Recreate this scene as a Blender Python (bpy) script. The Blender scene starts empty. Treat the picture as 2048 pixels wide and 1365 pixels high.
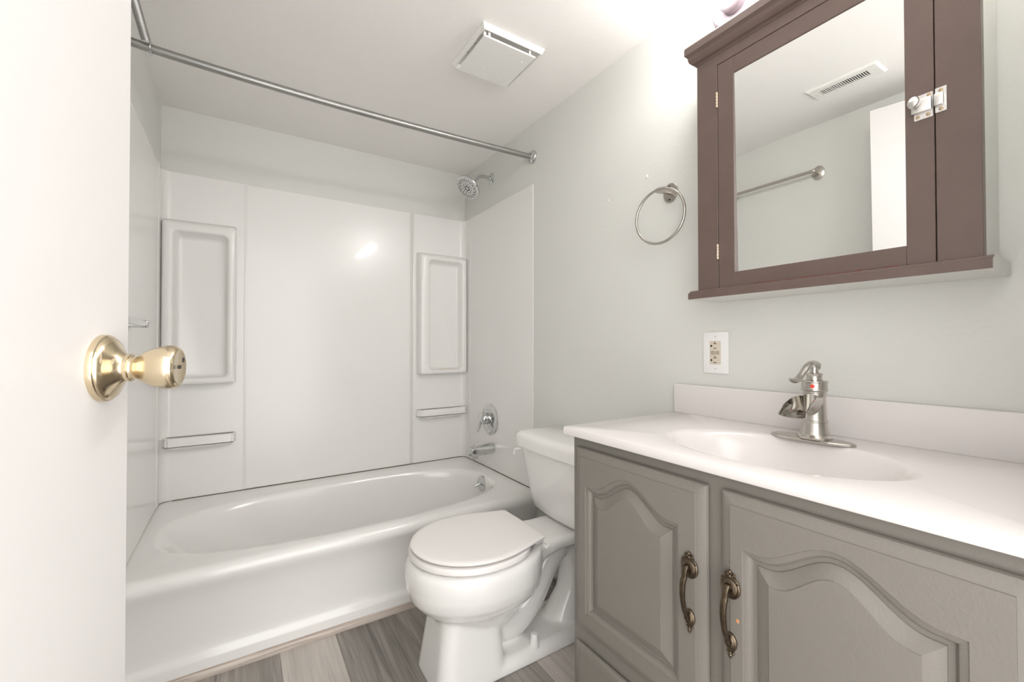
import bpy, bmesh, math, random
from mathutils import Vector, Matrix
random.seed(7)
PI = math.pi
sc = bpy.context.scene
COL = sc.collection

# ------------------------------------------------------------------ camera
H = 1.055
YAW, PITCH, ROLL = math.radians(32.4062), math.radians(0.6653), math.radians(0.0584)
cam_d = bpy.data.cameras.new('camera'); cam = bpy.data.objects.new('camera', cam_d); COL.objects.link(cam)
cam_d.sensor_width = 36; cam_d.lens = 853.2128 / 2048 * 36
cam_d.clip_start = 0.01
cam.location = (0, 0, H)
cam.rotation_euler = (Matrix.Rotation(-YAW, 3, 'Z') @ Matrix.Rotation(PI/2 + PITCH, 3, 'X') @ Matrix.Rotation(-ROLL, 3, 'Z')).to_euler()
sc.camera = cam

# ------------------------------------------------------------------ world (light of the hallway beyond the open door) and exposure
w = bpy.data.worlds.new('world'); sc.world = w; w.use_nodes = True
bg = w.node_tree.nodes['Background']
bg.inputs[0].default_value = (1.0, 0.995, 0.985, 1); bg.inputs[1].default_value = 3.5
BULB = 60.0
sc.view_settings.view_transform = 'Standard'; sc.view_settings.look = 'None'
sc.view_settings.gamma = 1; sc.view_settings.use_curve_mapping = False
sc.view_settings.exposure = 0.14

# ------------------------------------------------------------------ room dimensions
XW, XL, YB, YF, ZC = 1.2129, -0.3111, 2.479, 0.02, 2.1524
ZTUB = 0.3505; ZSUR = 1.8545; YSUR = 1.7107
ZCT = 0.8406; XCF = 0.7307

# ------------------------------------------------------------------ materials
def srgb(r, g, b):
    f = lambda c: (c/255/12.92) if c/255 <= .04045 else ((c/255+.055)/1.055)**2.4
    return (f(r), f(g), f(b), 1)

def mat(name, col, rough=.5, metal=0, coat=0, bump=0, bscale=60, bdetail=3, var=0, vscale=4, spec=.5, stretch=None):
    m = bpy.data.materials.new(name); m.use_nodes = True
    nt = m.node_tree; p = nt.nodes['Principled BSDF']
    p.inputs['Base Color'].default_value = col
    p.inputs['Roughness'].default_value = rough
    p.inputs['Metallic'].default_value = metal
    p.inputs['Specular IOR Level'].default_value = spec
    if coat:
        p.inputs['Coat Weight'].default_value = coat; p.inputs['Coat Roughness'].default_value = .04
    tc = nt.nodes.new('ShaderNodeTexCoord')
    src = tc.outputs['Object']
    if stretch:
        mp = nt.nodes.new('ShaderNodeMapping'); mp.inputs['Scale'].default_value = stretch
        nt.links.new(src, mp.inputs[0]); src = mp.outputs[0]
    if bump:
        n = nt.nodes.new('ShaderNodeTexNoise'); n.inputs['Scale'].default_value = bscale; n.inputs['Detail'].default_value = bdetail
        b = nt.nodes.new('ShaderNodeBump'); b.inputs['Strength'].default_value = bump; b.inputs['Distance'].default_value = .002
        nt.links.new(src, n.inputs['Vector']); nt.links.new(n.outputs['Fac'], b.inputs['Height']); nt.links.new(b.outputs['Normal'], p.inputs['Normal'])
    if var:
        n = nt.nodes.new('ShaderNodeTexNoise'); n.inputs['Scale'].default_value = vscale; n.inputs['Detail'].default_value = 5
        mx = nt.nodes.new('ShaderNodeMix'); mx.data_type = 'RGBA'
        mx.inputs['A'].default_value = col
        mx.inputs['B'].default_value = tuple(c*(1-var) for c in col[:3]) + (1,)
        nt.links.new(src, n.inputs['Vector']); nt.links.new(n.outputs['Fac'], mx.inputs['Factor']); nt.links.new(mx.outputs['Result'], p.inputs['Base Color'])
    return m

M = {}
M['wall'] = mat('wall_paint', srgb(220, 220, 215), .42, bump=.25, bscale=90, var=.03, vscale=3)
M['ceiling'] = mat('ceiling_paint', srgb(247, 244, 241), .6, bump=.5, bscale=120, bdetail=6, var=.03, vscale=2)
M['door'] = mat('door_paint', srgb(212, 209, 207), .4, bump=.08, bscale=60)
M['acrylic'] = mat('white_acrylic', srgb(236, 234, 231), .24, coat=.1, bump=.04, bscale=8)
M['enamel'] = mat('white_enamel', srgb(236, 234, 231), .16, coat=.3)
M['porcelain'] = mat('porcelain', srgb(238, 236, 233), .1, coat=.6)
M['seat_plastic'] = mat('seat_plastic', srgb(236, 232, 229), .3)
M['marble'] = mat('cultured_marble', srgb(227, 222, 220), .18, coat=.35, var=.015, vscale=3)
M['vanity'] = mat('vanity_grey_paint', srgb(124, 119, 112), .45, bump=.25, bscale=220, var=.04, vscale=30)
M['brown'] = mat('brown_stain', srgb(106, 88, 81), .42, bump=.3, bscale=400, var=.25, vscale=14, coat=.12)
M['brown_edge'] = mat('dark_edge', srgb(58, 38, 32), .5, bump=.3, bscale=300)
M['chrome'] = mat('chrome', (.62, .63, .63, 1), .08, 1)
M['galv'] = mat('galvanized_steel', (.46, .455, .44, 1), .42, 1, bump=.25, bscale=60, var=.35, vscale=40, stretch=(.2, 1, 1))
M['nickel'] = mat('brushed_nickel', (.56, .53, .49, 1), .26, 1, bump=.08, bscale=250, stretch=(1, 1, .1))
M['nickel_in'] = mat('polished_nickel', (.55, .52, .48, 1), .12, 1, var=.3, vscale=40)
M['brass'] = mat('polished_brass', (.78, .655, .46, 1), .16, 1, var=.12, vscale=25)
M['antique'] = mat('antique_brass', (.20, .155, .11, 1), .3, 1, bump=.4, bscale=200, var=.55, vscale=60)
M['hinge'] = mat('copper_hinge', (.78, .60, .47, 1), .35, 1)
M['mirror'] = mat('mirror_silver', (.93, .94, .93, 1), .0, 1)
M['black'] = mat('black_hole', srgb(18, 17, 16), .6)
M['rubber'] = mat('dark_rubber', srgb(40, 40, 39), .5)
M['white_plastic'] = mat('white_plastic', srgb(238, 237, 235), .3)
M['vent_paint'] = mat('vent_paint', srgb(236, 234, 230), .45, bump=.15, bscale=60)
M['almond'] = mat('almond_plastic', srgb(214, 203, 186), .35)
M['almond_d'] = mat('almond_edge', srgb(176, 165, 148), .5)
M['red'] = mat('red_dot', srgb(226, 62, 30), .35)
M['steel_w'] = mat('zinc_plate', (.80, .79, .77, 1), .3, 1)
M['screw'] = mat('brass_screw', (.62, .47, .30, 1), .35, 1, var=.4, vscale=200)
M['caulk'] = mat('old_caulk', srgb(140, 130, 118), .8, var=.5, vscale=60)
M['stain'] = mat('rust_spot', srgb(120, 74, 40), .8)
M['fixture'] = mat('fixture_pinkish_white', srgb(122, 112, 117), .35, coat=.1)
M['shower_face'] = mat('shower_face_grey', srgb(205, 205, 203), .35)

# glowing lamp glass
mb = bpy.data.materials.new('lit_bulb_glass'); mb.use_nodes = True
pb = mb.node_tree.nodes['Principled BSDF']
pb.inputs['Base Color'].default_value = (1, 1, 1, 1); pb.inputs['Emission Color'].default_value = (1.0, .985, .975, 1); pb.inputs['Emission Strength'].default_value = BULB
M['bulb'] = mb

# wood-look plank floor (planks run along y, 0.18 m wide)
mf = bpy.data.materials.new('plank_floor'); mf.use_nodes = True
nt = mf.node_tree; N = nt.nodes.new; L = nt.links.new
p = nt.nodes['Principled BSDF']; p.inputs['Roughness'].default_value = .42
def math_n(op, a, b=None):
    n = N('ShaderNodeMath'); n.operation = op
    for i, v in enumerate((a, b)):
        if v is None: continue
        if isinstance(v, (int, float)): n.inputs[i].default_value = v
        else: L(v, n.inputs[i])
    return n.outputs[0]
geo = N('ShaderNodeNewGeometry'); sep = N('ShaderNodeSeparateXYZ'); L(geo.outputs['Position'], sep.inputs[0])
X, Y = sep.outputs[0], sep.outputs[1]
PW = .18
fx = math_n('DIVIDE', math_n('SUBTRACT', X, .117), PW)
ix = math_n('FLOOR', fx); frx = math_n('FRACT', fx)
ystag = math_n('ADD', Y, math_n('MULTIPLY', math_n('FRACT', math_n('MULTIPLY', ix, .618)), .35))
fy = math_n('DIVIDE', math_n('ADD', ystag, .1), 2.4); iy = math_n('FLOOR', fy); fry = math_n('FRACT', fy)
cmb = N('ShaderNodeCombineXYZ'); L(ix, cmb.inputs[0]); L(iy, cmb.inputs[1])
wn = N('ShaderNodeTexWhiteNoise'); wn.noise_dimensions = '2D'; L(cmb.outputs[0], wn.inputs['Vector'])
# fixed tones of the planks that show: ramp over the plank index
tone = N('ShaderNodeValToRGB'); tone.color_ramp.interpolation = 'CONSTANT'
tn = math_n('DIVIDE', math_n('ADD', ix, 4.5), 12.0); L(tn, tone.inputs[0])
vals = [.40, .45, .38, .36, .66, .25, .28, .32, .66, .36, .5, .4]
els = tone.color_ramp.elements
while len(els) < 12: els.new(.5)
for i, v in enumerate(vals):
    els[i].position = i/12; els[i].color = (v, v, v, 1)
mp = N('ShaderNodeMapping'); mp.inputs['Scale'].default_value = (60, 2.2, 1); L(geo.outputs['Position'], mp.inputs[0])
off = N('ShaderNodeVectorMath'); off.operation = 'ADD'; L(mp.outputs[0], off.inputs[0]); L(wn.outputs['Color'], off.inputs[1])
g1 = N('ShaderNodeTexNoise'); g1.inputs['Scale'].default_value = 1.0; g1.inputs['Detail'].default_value = 7; g1.inputs['Distortion'].default_value = 1.2; L(off.outputs[0], g1.inputs['Vector'])
mp2 = N('ShaderNodeMapping'); mp2.inputs['Scale'].default_value = (11, 1.3, 1); L(geo.outputs['Position'], mp2.inputs[0])
g2 = N('ShaderNodeTexNoise'); g2.inputs['Scale'].default_value = 1.0; g2.inputs['Detail'].default_value = 4; g2.inputs['Distortion'].default_value = .6; L(mp2.outputs[0], g2.inputs['Vector'])
gsum = math_n('ADD', math_n('MULTIPLY', math_n('SUBTRACT', g1.outputs['Fac'], .5), .55), math_n('MULTIPLY', math_n('SUBTRACT', g2.outputs['Fac'], .5), .5))
tv = math_n('ADD', tone.outputs['Color'], math_n('MULTIPLY', gsum, 1.05))
seam = math_n('MINIMUM', math_n('MINIMUM', frx, math_n('SUBTRACT', 1.0, frx)), math_n('MULTIPLY', math_n('MINIMUM', fry, math_n('SUBTRACT', 1.0, fry)), 6.8))
sm = math_n('LESS_THAN', seam, .007)
tv2 = math_n('MULTIPLY', tv, math_n('SUBTRACT', 1.0, math_n('MULTIPLY', sm, .55)))
cr = N('ShaderNodeValToRGB'); L(tv2, cr.inputs[0])
cr.color_ramp.elements[0].position = .0; cr.color_ramp.elements[0].color = srgb(66, 60, 55)
cr.color_ramp.elements[1].position = .85; cr.color_ramp.elements[1].color = srgb(206, 198, 190)
L(cr.outputs[0], p.inputs['Base Color'])
bmp = N('ShaderNodeBump'); bmp.inputs['Strength'].default_value = .15; bmp.inputs['Distance'].default_value = .002
L(g1.outputs['Fac'], bmp.inputs['Height']); L(bmp.outputs['Normal'], p.inputs['Normal'])
M['floor'] = mf

# pale wood quarter round
mt = bpy.data.materials.new('wood_trim'); mt.use_nodes = True
nt = mt.node_tree; N = nt.nodes.new; L = nt.links.new
p = nt.nodes['Principled BSDF']; p.inputs['Roughness'].default_value = .45
tc = N('ShaderNodeTexCoord'); mp = N('ShaderNodeMapping'); mp.inputs['Scale'].default_value = (3, 120, 120); L(tc.outputs['Object'], mp.inputs[0])
g = N('ShaderNodeTexNoise'); g.inputs['Scale'].default_value = 1; g.inputs['Detail'].default_value = 5; g.inputs['Distortion'].default_value = 1.5; L(mp.outputs[0], g.inputs['Vector'])
cr = N('ShaderNodeValToRGB'); L(g.outputs['Fac'], cr.inputs[0]); cr.color_ramp.elements[0].position = .3; cr.color_ramp.elements[0].color = srgb(150, 134, 122)
cr.color_ramp.elements[1].position = .7; cr.color_ramp.elements[1].color = srgb(218, 207, 196); L(cr.outputs[0], p.inputs['Base Color'])
M['trim'] = mt

# ------------------------------------------------------------------ mesh helpers
def V(*a): return Vector(a)

def box(bm, lo, hi, bev=0, seg=2):
    vs = [bm.verts.new((x, y, z)) for x in (lo[0], hi[0]) for y in (lo[1], hi[1]) for z in (lo[2], hi[2])]
    fs = [bm.faces.new([vs[i] for i in f]) for f in ((0,1,3,2),(4,6,7,5),(0,4,5,1),(2,3,7,6),(0,2,6,4),(1,5,7,3))]
    if bev:
        es = list({e for f in fs for e in f.edges})
        r = bmesh.ops.bevel(bm, geom=es, offset=bev, segments=seg, affect='EDGES', profile=.5)
    return bm

def loft(bm, rings, cap0=True, cap1=True, closed=True):
    R = [[bm.verts.new(p) for p in r] for r in rings]
    n = len(R[0])
    for a, b in zip(R, R[1:]):
        for i in range(n if closed else n-1):
            j = (i+1) % n
            bm.faces.new((a[i], a[j], b[j], b[i]))
    if closed and cap0: bm.faces.new(R[0][::-1])
    if closed and cap1: bm.faces.new(R[-1])
    return R

def frame(d):
    d = Vector(d).normalized()
    up = Vector((0, 0, 1)) if abs(d.z) < .95 else Vector((0, 1, 0))
    u = up.cross(d).normalized(); v = d.cross(u)
    return d, u, v

def lathe(bm, prof, org, axis, n=32, cap0=True, cap1=True, sx=1, sy=1):
    d, u, v = frame(axis); org = Vector(org)
    rings = []
    for r, h in prof:
        rings.append([org + d*h + (u*math.cos(2*PI*i/n)*sx + v*math.sin(2*PI*i/n)*sy)*max(r, 1e-5) for i in range(n)])
    return loft(bm, rings, cap0, cap1)

def smooth_path(pts, k=8):
    P = [Vector(p) for p in pts]
    if len(P) < 3: return P
    out = []
    Q = [P[0]*2-P[1]] + P + [P[-1]*2-P[-2]]
    for i in range(1, len(Q)-2):
        p0, p1, p2, p3 = Q[i-1:i+3]
        for s in range(k):
            t = s/k
            out.append(.5*((2*p1)+(-p0+p2)*t+(2*p0-5*p1+4*p2-p3)*t*t+(-p0+3*p1-3*p2+p3)*t**3))
    out.append(P[-1])
    return out

def tube(bm, pts, r, n=16, cap=True, sec=None):
    """r: number or list of (ru, rv); sec: list of unit 2-d points for the cross-section"""
    P = [Vector(p) for p in pts]; m = len(P)
    def rr(i):
        if isinstance(r, (int, float)): return (r, r)
        t = i/(m-1)*(len(r)-1); a = int(min(t, len(r)-2)) if len(r) > 1 else 0; f = t-a
        A = r[a]; B = r[min(a+1, len(r)-1)]
        A = (A, A) if isinstance(A, (int, float)) else A; B = (B, B) if isinstance(B, (int, float)) else B
        return (A[0]*(1-f)+B[0]*f, A[1]*(1-f)+B[1]*f)
    sec = sec or [(math.cos(2*PI*i/n), math.sin(2*PI*i/n)) for i in range(n)]
    rings = []; u = None
    for i in range(m):
        d = (P[min(i+1, m-1)]-P[max(i-1, 0)]).normalized()
        if u is None: _, u, v = frame(d)
        else:
            u = (u - d*u.dot(d)).normalized(); v = d.cross(u)
        a, b = rr(i)
        rings.append([P[i]+u*s[0]*a+v*s[1]*b for s in sec])
    return loft(bm, rings, cap, cap)

def ball(bm, c, r, sx=1, sy=1, sz=1, u=16, v=10):
    bmesh.ops.create_uvsphere(bm, u_segments=u, v_segments=v, radius=r, matrix=Matrix.Translation(c) @ Matrix.Diagonal((sx, sy, sz, 1)))

def torus(bm, c, axis, R, r, n=48, m=14, a0=0, a1=2*PI):
    d, u, v = frame(axis); c = Vector(c)
    full = abs(a1-a0-2*PI) < 1e-6
    k = n if full else n+1
    rings = []
    for i in range(k):
        a = a0+(a1-a0)*i/n
        e = u*math.cos(a)+v*math.sin(a)
        rings.append([c+e*R+(e*math.cos(2*PI*j/m)+d*math.sin(2*PI*j/m))*r for j in range(m)])
    if full:
        Rg = [[bm.verts.new(p) for p in q] for q in rings]
        for i in range(n):
            a, b = Rg[i], Rg[(i+1) % n]
            for j in range(m):
                bm.faces.new((a[j], a[(j+1) % m], b[(j+1) % m], b[j]))
    else: loft(bm, rings)

def prism(bm, poly, axis, a, b):
    """extrude a 2-d polygon along axis 0/1/2 between a and b"""
    def mk(c, p):
        q = list(p); q.insert(axis, c); return q
    return loft(bm, [[mk(a, p) for p in poly], [mk(b, p) for p in poly]])

def rrect(hx, hy, r, n=6):
    out = []
    for cx, cy, a0 in ((hx-r, hy-r, 0), (-hx+r, hy-r, PI/2), (-hx+r, -hy+r, PI), (hx-r, -hy+r, 1.5*PI)):
        for i in range(n+1):
            a = a0+PI/2*i/n
            out.append((cx+r*math.cos(a), cy+r*math.sin(a)))
    return out

def obj(name, bm, m, parent=None, angle=35, flat=False):
    bmesh.ops.recalc_face_normals(bm, faces=bm.faces[:])
    me = bpy.data.meshes.new(name)
    if parent is not None:
        base = parent
        while base.parent is not None: base = base.parent
        bmesh.ops.translate(bm, verts=bm.verts[:], vec=-base.location)
    bm.to_mesh(me); bm.free()
    for mm in (m if isinstance(m, (list, tuple)) else [m]): me.materials.append(mm)
    if not flat:
        me.polygons.foreach_set('use_smooth', [True]*len(me.polygons))
        me.set_sharp_from_angle(angle=math.radians(angle))
    o = bpy.data.objects.new(name, me); COL.objects.link(o)
    if parent is not None: o.parent = parent
    return o

def thing(name, label, cat, loc, group=None):
    o = bpy.data.objects.new(name, None); COL.objects.link(o)
    o.location = loc; o.empty_display_size = .05
    o['label'] = label; o['category'] = cat
    if group: o['group'] = group
    return o

def struct(name, bm, m, label=None, cat=None, parent=None, **k):
    o = obj(name, bm, m, parent, **k)
    if parent is None:
        o['kind'] = 'structure'
        if label: o['label'] = label
        if cat: o['category'] = cat
    return o
B = bmesh.new

# ------------------------------------------------------------------ structure
bm = B(); box(bm, (XL-.1, -1.2, -.08), (XW+.1, YB+.1, 0)); struct('floor', bm, M['floor'], 'grey and pale wood-look plank floor beside the tub', 'floor')
bm = B(); box(bm, (XL-.1, YF-.1, ZC), (XW+.1, YB+.1, ZC+.1)); struct('ceiling', bm, M['ceiling'], 'low white painted ceiling', 'ceiling')
bm = B(); box(bm, (XW, YF-.1, 0), (XW+.1, YB+.1, ZC))
for (y, z, r) in ((1.016, 1.655, .006), (.80, 1.672, .0075), (1.24, 1.62, .003), (1.205, 1.625, .004)):
    ball(bm, (XW, y, z), r, .5, 1, 1.3)
struct('wall_right', bm, M['wall'], 'pale grey-green painted wall behind the vanity', 'wall')
bm = B(); box(bm, (XL-.1, YF-.1, 0), (XL, YB+.1, ZC)); struct('wall_left', bm, M['wall'], 'pale grey-green wall on the door side', 'wall')
bm = B(); box(bm, (XL, YB, 0), (XW, YB+.1, ZC)); struct('wall_back', bm, M['wall'], 'pale grey-green wall strip above the tub panels', 'wall')
bm = B(); box(bm, (.71, YF-.1, 0), (XW, YF, ZC)); box(bm, (XL, YF-.1, 2.09), (.71, YF, ZC)); struct('wall_front', bm, M['wall'], 'painted wall around the widened doorway', 'wall')  # unseen wall; opening made wider than the door to spread the incoming light
# quarter-round strip along the tub foot
bm = B()
prof = [(1.692, 0), (1.692, .022)] + [(1.692-.017*math.sin(a), .006+.016*math.cos(a)) for a in [PI/2*i/8 for i in range(1, 9)]] + [(1.675, 0)]
prism(bm, prof, 0, XL+.001, XW-.001); struct('trim_1', bm, M['trim'], 'wood-look quarter-round strip along the foot of the tub', 'trim')

# open door with its knob
E = Vector((-.1215, .7225, 0)); fi = math.radians(12)
dd = Vector((math.sin(fi), math.cos(fi), 0)); dn = Vector((math.cos(fi), -math.sin(fi), 0))
DW = .71
door = bpy.data.objects.new('door_1', None); COL.objects.link(door); door.location = E - dd*DW
door['kind'] = 'structure'; door['label'] = 'white flush door standing open at the left, with brass knob'; door['category'] = 'door'
bm = B(); box(bm, (-DW, -.035, .012), (0, 0, 2.045), .0015, 1)
bm.transform(Matrix.Translation(E) @ Matrix(((dd.x, dn.x, 0, 0), (dd.y, dn.y, 0, 0), (0, 0, 1, 0), (0, 0, 0, 1))))
obj('door_leaf', bm, M['door'], door)
K = E - dd*.058 + Vector((0, 0, 1.030))
bm = B(); lathe(bm, [(.0385, 0), (.0385, .003), (.0378, .0055), (.0362, .0062), (.0348, .0088), (.030, .0115), (.023, .0150), (.0175, .0190), (.0150, .0225), (.0162, .0230), (.0162, .0262), (.0142, .0268), (.0138, .029)], K, dn, 48)
kr = obj('doorknob_rosette', bm, M['brass'], door)
bm = B(); pr = [(.0135, .027), (.0137, .031), (.0160, .0355), (.0195, .041), (.0228, .048), (.0250, .055), (.0261, .061), (.0261, .0655), (.0248, .0695), (.0225, .0722), (.0205, .0729), (.0195, .0727), (.0185, .0724), (.001, .0726)]
lathe(bm, pr, K, dn, 48); kb = obj('doorknob', bm, M['brass'], door)
kb['label'] = 'tulip-shaped polished brass knob'
_, ku, kv = frame(dn)
bm = B(); ball(bm, K + dn*.0105 - dd*.022 + Vector((0, 0, -.001)), .0045); obj('rosette_screw', bm, M['steel_w'], kr)
bm = B(); lathe(bm, [(.0022, .0715), (.0022, .0737)], K, dn, 12); lathe(bm, [(.003, .0715), (.003, .0730)], K + dd*.012 + V(0, 0, .008), dn, 8); obj('knob_release_hole', bm, M['rubber'], kb)

# ------------------------------------------------------------------ bathtub
tub = thing('bathtub', 'white enamelled bathtub set between the end walls', 'bathtub', ((XL+XW)/2, 2.07, 0))
bm = B()
n = 128
ccx, ccy = .435, 2.045
angs = [2*PI*i/n for i in range(n)]
def super_ring(cx, cy, ax, ay, e, z, nn=n, ex=None):
    out = []
    for a in angs:
        c, s = math.cos(a), math.sin(a)
        k = (abs(c)**e + abs(s)**e)**(-1/e)
        x = c*k*ax
        if ex and x < 0: x *= ex
        out.append((cx+x, cy+s*k*ay, z))
    return out
def rect_ring(x0, x1, y0, y1, z):
    out = []
    for a in angs:
        c, s = math.cos(a), math.sin(a)
        t = min(((x1-ccx)/c if c > 1e-9 else 9e9), ((x0-ccx)/c if c < -1e-9 else 9e9), ((y1-ccy)/s if s > 1e-9 else 9e9), ((y0-ccy)/s if s < -1e-9 else 9e9))
        out.append([ccx+c*t, ccy+s*t, z])
    # snap the nearest ring points onto the four corners
    for X0, Y0 in ((x0, y0), (x0, y1), (x1, y0), (x1, y1)):
        i = min(range(n), key=lambda i: (out[i][0]-X0)**2+(out[i][1]-Y0)**2)
        out[i] = [X0, Y0, z]
    return out
x0, x1, y1 = XL+.001, XW-.001, YB-.001
YLIP = 1.664
rings = []
# apron from foot to rim (only the front moves), then deck, then basin
for (yf, z) in ((1.690, .001), (1.690, .050), (1.692, .058), (1.700, .066), (1.704, .076), (1.705, .10), (1.700, .17), (1.692, .23), (1.683, .265), (1.674, .288), (1.667, .304), (1.664, .316), (1.665, .329), (1.670, .339), (1.679, .3465), (1.690, .3500), (1.702, .3505)):
    rings.append(rect_ring(x0, x1, yf, y1, z))
AX, AY = .700, .300
for (f, z, e, dx) in ((1.0, .3499, 3.0, 0), (.990, .3480, 3.0, .001), (.976, .343, 3.0, .004), (.962, .334, 2.95, .008), (.948, .320, 2.9, .014), (.930, .29, 2.85, .026), (.900, .23, 2.8, .048), (.86, .16, 2.75, .072), (.81, .112, 2.7, .092), (.74, .089, 2.65, .10), (.5, .079, 2.6, .11), (.1, .075, 2.2, .13)):
    rings.append(super_ring(ccx+dx, ccy, AX*f, AY*(1-(1-f)*.9), e, z))
loft(bm, rings)
tb = obj('tub_shell', bm, M['enamel'], tub, 50)
oc = Vector((1.116, 2.065, .303)); on_ = Vector((-1, 0, .12))
bm = B(); lathe(bm, [(.042, -.012), (.042, .004), (.039, .008), (.025, .0105), (.001, .0115)], oc, on_, 40); ov = obj('overflow_plate', bm, M['chrome'], tub)
bm = B(); tube(bm, [oc+on_*.008, oc+on_*.02+V(0, .0, -.004), oc+on_*.045+V(0, .004, -.016)], [.005, .0045, .0055], 12); obj('trip_lever', bm, M['chrome'], ov)
bm = B(); lathe(bm, [(.035, .074), (.035, .079), (.028, .081), (.001, .079)], (.93, 2.05, 0), (0, 0, 1), 32); obj('tub_drain', bm, M['chrome'], tub)
# dark sealant line where panels meet the tub deck
bm = B(); box(bm, (XL+.05, YB-.0085, ZTUB-.0002), (XW-.012, YB-.0015, ZTUB+.0036)); box(bm, (XW-.0052, YSUR, ZTUB-.0002), (XW-.0015, YB-.012, ZTUB+.0030)); sl = obj('sealant_line', bm, M['caulk'], tub); sl['label'] = 'dark old sealant line'

# ------------------------------------------------------------------ tub surround panels
sur = thing('tub_surround', 'white acrylic wall panels with moulded niches and shelves around the tub', 'wall panels', ((XL+XW)/2, YB, ZTUB))
T = .004; G = .0005
z0 = ZTUB+.004
bm = B(); box(bm, (.005, YB-T-.0005, z0), (.85, YB-G, ZSUR), .001, 1); obj('panel', bm, M['acrylic'], sur)
bm = B(); box(bm, (XW-T, YSUR, z0), (XW-G, 2.385, ZSUR), .0012, 1); obj('panel', bm, M['acrylic'], sur)
bm = B(); box(bm, (XL+G, YSUR, z0), (XL+T, 2.40, ZSUR), .0012, 1); obj('panel', bm, M['acrylic'], sur)
def corner(side):
    """coved L-shaped corner panel; side -1 left, +1 right"""
    xw = XL if side < 0 else XW
    s = -side
    rc = .035; T2 = .006
    yw = YB
    inner = []; 
    xe = (.022-XL) if side < 0 else (XW-.866)          # how far it runs along the back wall
    ye = .095
    pts_in = [(xe, T2)] + [(T2+rc-rc*math.sin(a), T2+rc-rc*math.cos(a)) for a in [PI/2*i/8 for i in range(9)]] + [(T2, ye)]
    pts_out = [(.0005, ye), (.0005, .0005), (xe, .0005)]
    poly = [(xw+s*a, yw-b) for a, b in pts_in+pts_out]
    bm = B(); prism(bm, poly, 2, z0, ZSUR)
    # rounded ridge along the free edge on the back wall
    xr = xw+s*xe
    box(bm, (min(xr, xr-s*.012), yw-T2-.0012, z0), (max(xr, xr-s*.012), yw-T2+.001, ZSUR), .001, 2)
    return obj('corner_panel', bm, M['acrylic'], sur, 40)
corner(-1); corner(1)
def niche(xa, xb, za, zb, il, ir, ib, it):
    """framed recess standing out from the back wall"""
    yb, yf = YB-.0085, 2.418
    cx, cz = (xa+xb)/2, (za+zb)/2
    def rr(x0, x1, z0_, z1, r, y): 
        return [((x0+x1)/2+p[0], y, (z0_+z1)/2+p[1]) for p in rrect((x1-x0)/2, (z1-z0_)/2, r)]
    a, b, c, d = xa+il, xb-ir, za+ib, zb-it
    bm = B()
    loft(bm, [rr(xa-.010, xb+.004, za-.001, zb+.022, .012, yb), rr(xa-.004, xb+.002, za, zb+.008, .012, yf+.020), rr(xa, xb, za+.001, zb+.001, .010, yf+.006), rr(xa+.006, xb-.006, za+.006, zb-.007, .008, yf),
              rr(a-.010, b+.010, c-.008, d+.008, .022, yf), rr(a-.003, b+.003, c-.003, d+.003, .022, yf+.003), rr(a, b, c, d, .022, yf+.009),
              rr(a+.008, b-.006, c+.004, d-.012, .022, yb-.012), rr(a+.014, b-.012, c+.010, d-.020, .020, yb-.005), rr(a+.02, b-.02, c+.016, d-.03, .014, yb-.003)], True, True)
    return obj('niche_frame', bm, M['acrylic'], sur, 50)
niche(-.2985, -.024, .880, 1.615, .040, .032, .030, .040)
nr = niche(.899, 1.200, .886, 1.600, .055, .034, .026, .026)
bm = B()
for (dx, r) in ((-.028, .010), (0, .016), (.026, .011), (.045, .007)): ball(bm, (1.063+dx, 2.438, .914), r, 1.5, .7, .22, 12, 8)
sr = obj('soap_residue', bm, mat('soap_tan', srgb(226, 212, 196), .7), nr); sr['label'] = 'tan smear of dried soap'
def shelf(xa, xb, zt, bev_left, bev_right):
    yb, yf = YB-.0085, 2.42
    bm = B()
    pl = [(xa+bev_left, yf), (xb-bev_right, yf), (xb, yb), (xa, yb)]
    def ring(z, gr):
        cx = (xa+xb)/2
        return [(p[0]+(cx-p[0])*gr*.3, p[1]+(yb-p[1])*gr, z) for p in pl]
    loft(bm, [ring(zt-.055, .45), ring(zt-.040, .06), ring(zt-.036, .0), ring(zt-.005, .0), ring(zt-.001, .03), ring(zt, .08), ring(zt, .20), ring(zt-.002, .26), ring(zt-.002, .97)])
    bmesh.ops.bevel(bm, geom=[e for e in bm.edges if abs(e.verts[0].co.z-e.verts[1].co.z) > .01], offset=.008, segments=3, affect='EDGES')
    return obj('shelf', bm, M['acrylic'], sur, 30)
shelf(-.303, -.018, .640, .022, .012)
shelf(.884, 1.202, .672, .022, .010)

# ------------------------------------------------------------------ shower, valve, spout
sh = thing('wall_shower', 'chrome round shower head on a bent arm above the tub', 'shower head', (XW, 2.129, 2.0188))
fl = Vector((XW, 2.129, 2.0188))
bm = B(); lathe(bm, [(.033, .0005), (.033, .003), (.026, .008), (.015, .011), (.0145, .0135)], fl, (-1, 0, 0), 36); obj('wall_flange', bm, M['chrome'], sh)
hc = Vector((1.052, 2.108, 1.930)); hn = Vector((-.66, -.16, -.72)).normalized()
joint = hc - hn*.040
ap = smooth_path([fl+V(-.006, 0, 0), fl+V(-.055, -.001, .002), fl+V(-.088, -.004, -.008), joint-hn*.020, joint], 6)
bm = B(); tube(bm, ap, .0105, 16); obj('shower_arm', bm, M['chrome'], sh)
bm = B(); lathe(bm, [(.013, .001), (.0155, .004), (.0155, .016), (.012, .02)], joint-hn*.006, hn, 20); obj('swivel_nut', bm, M['rubber'], sh)
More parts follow.
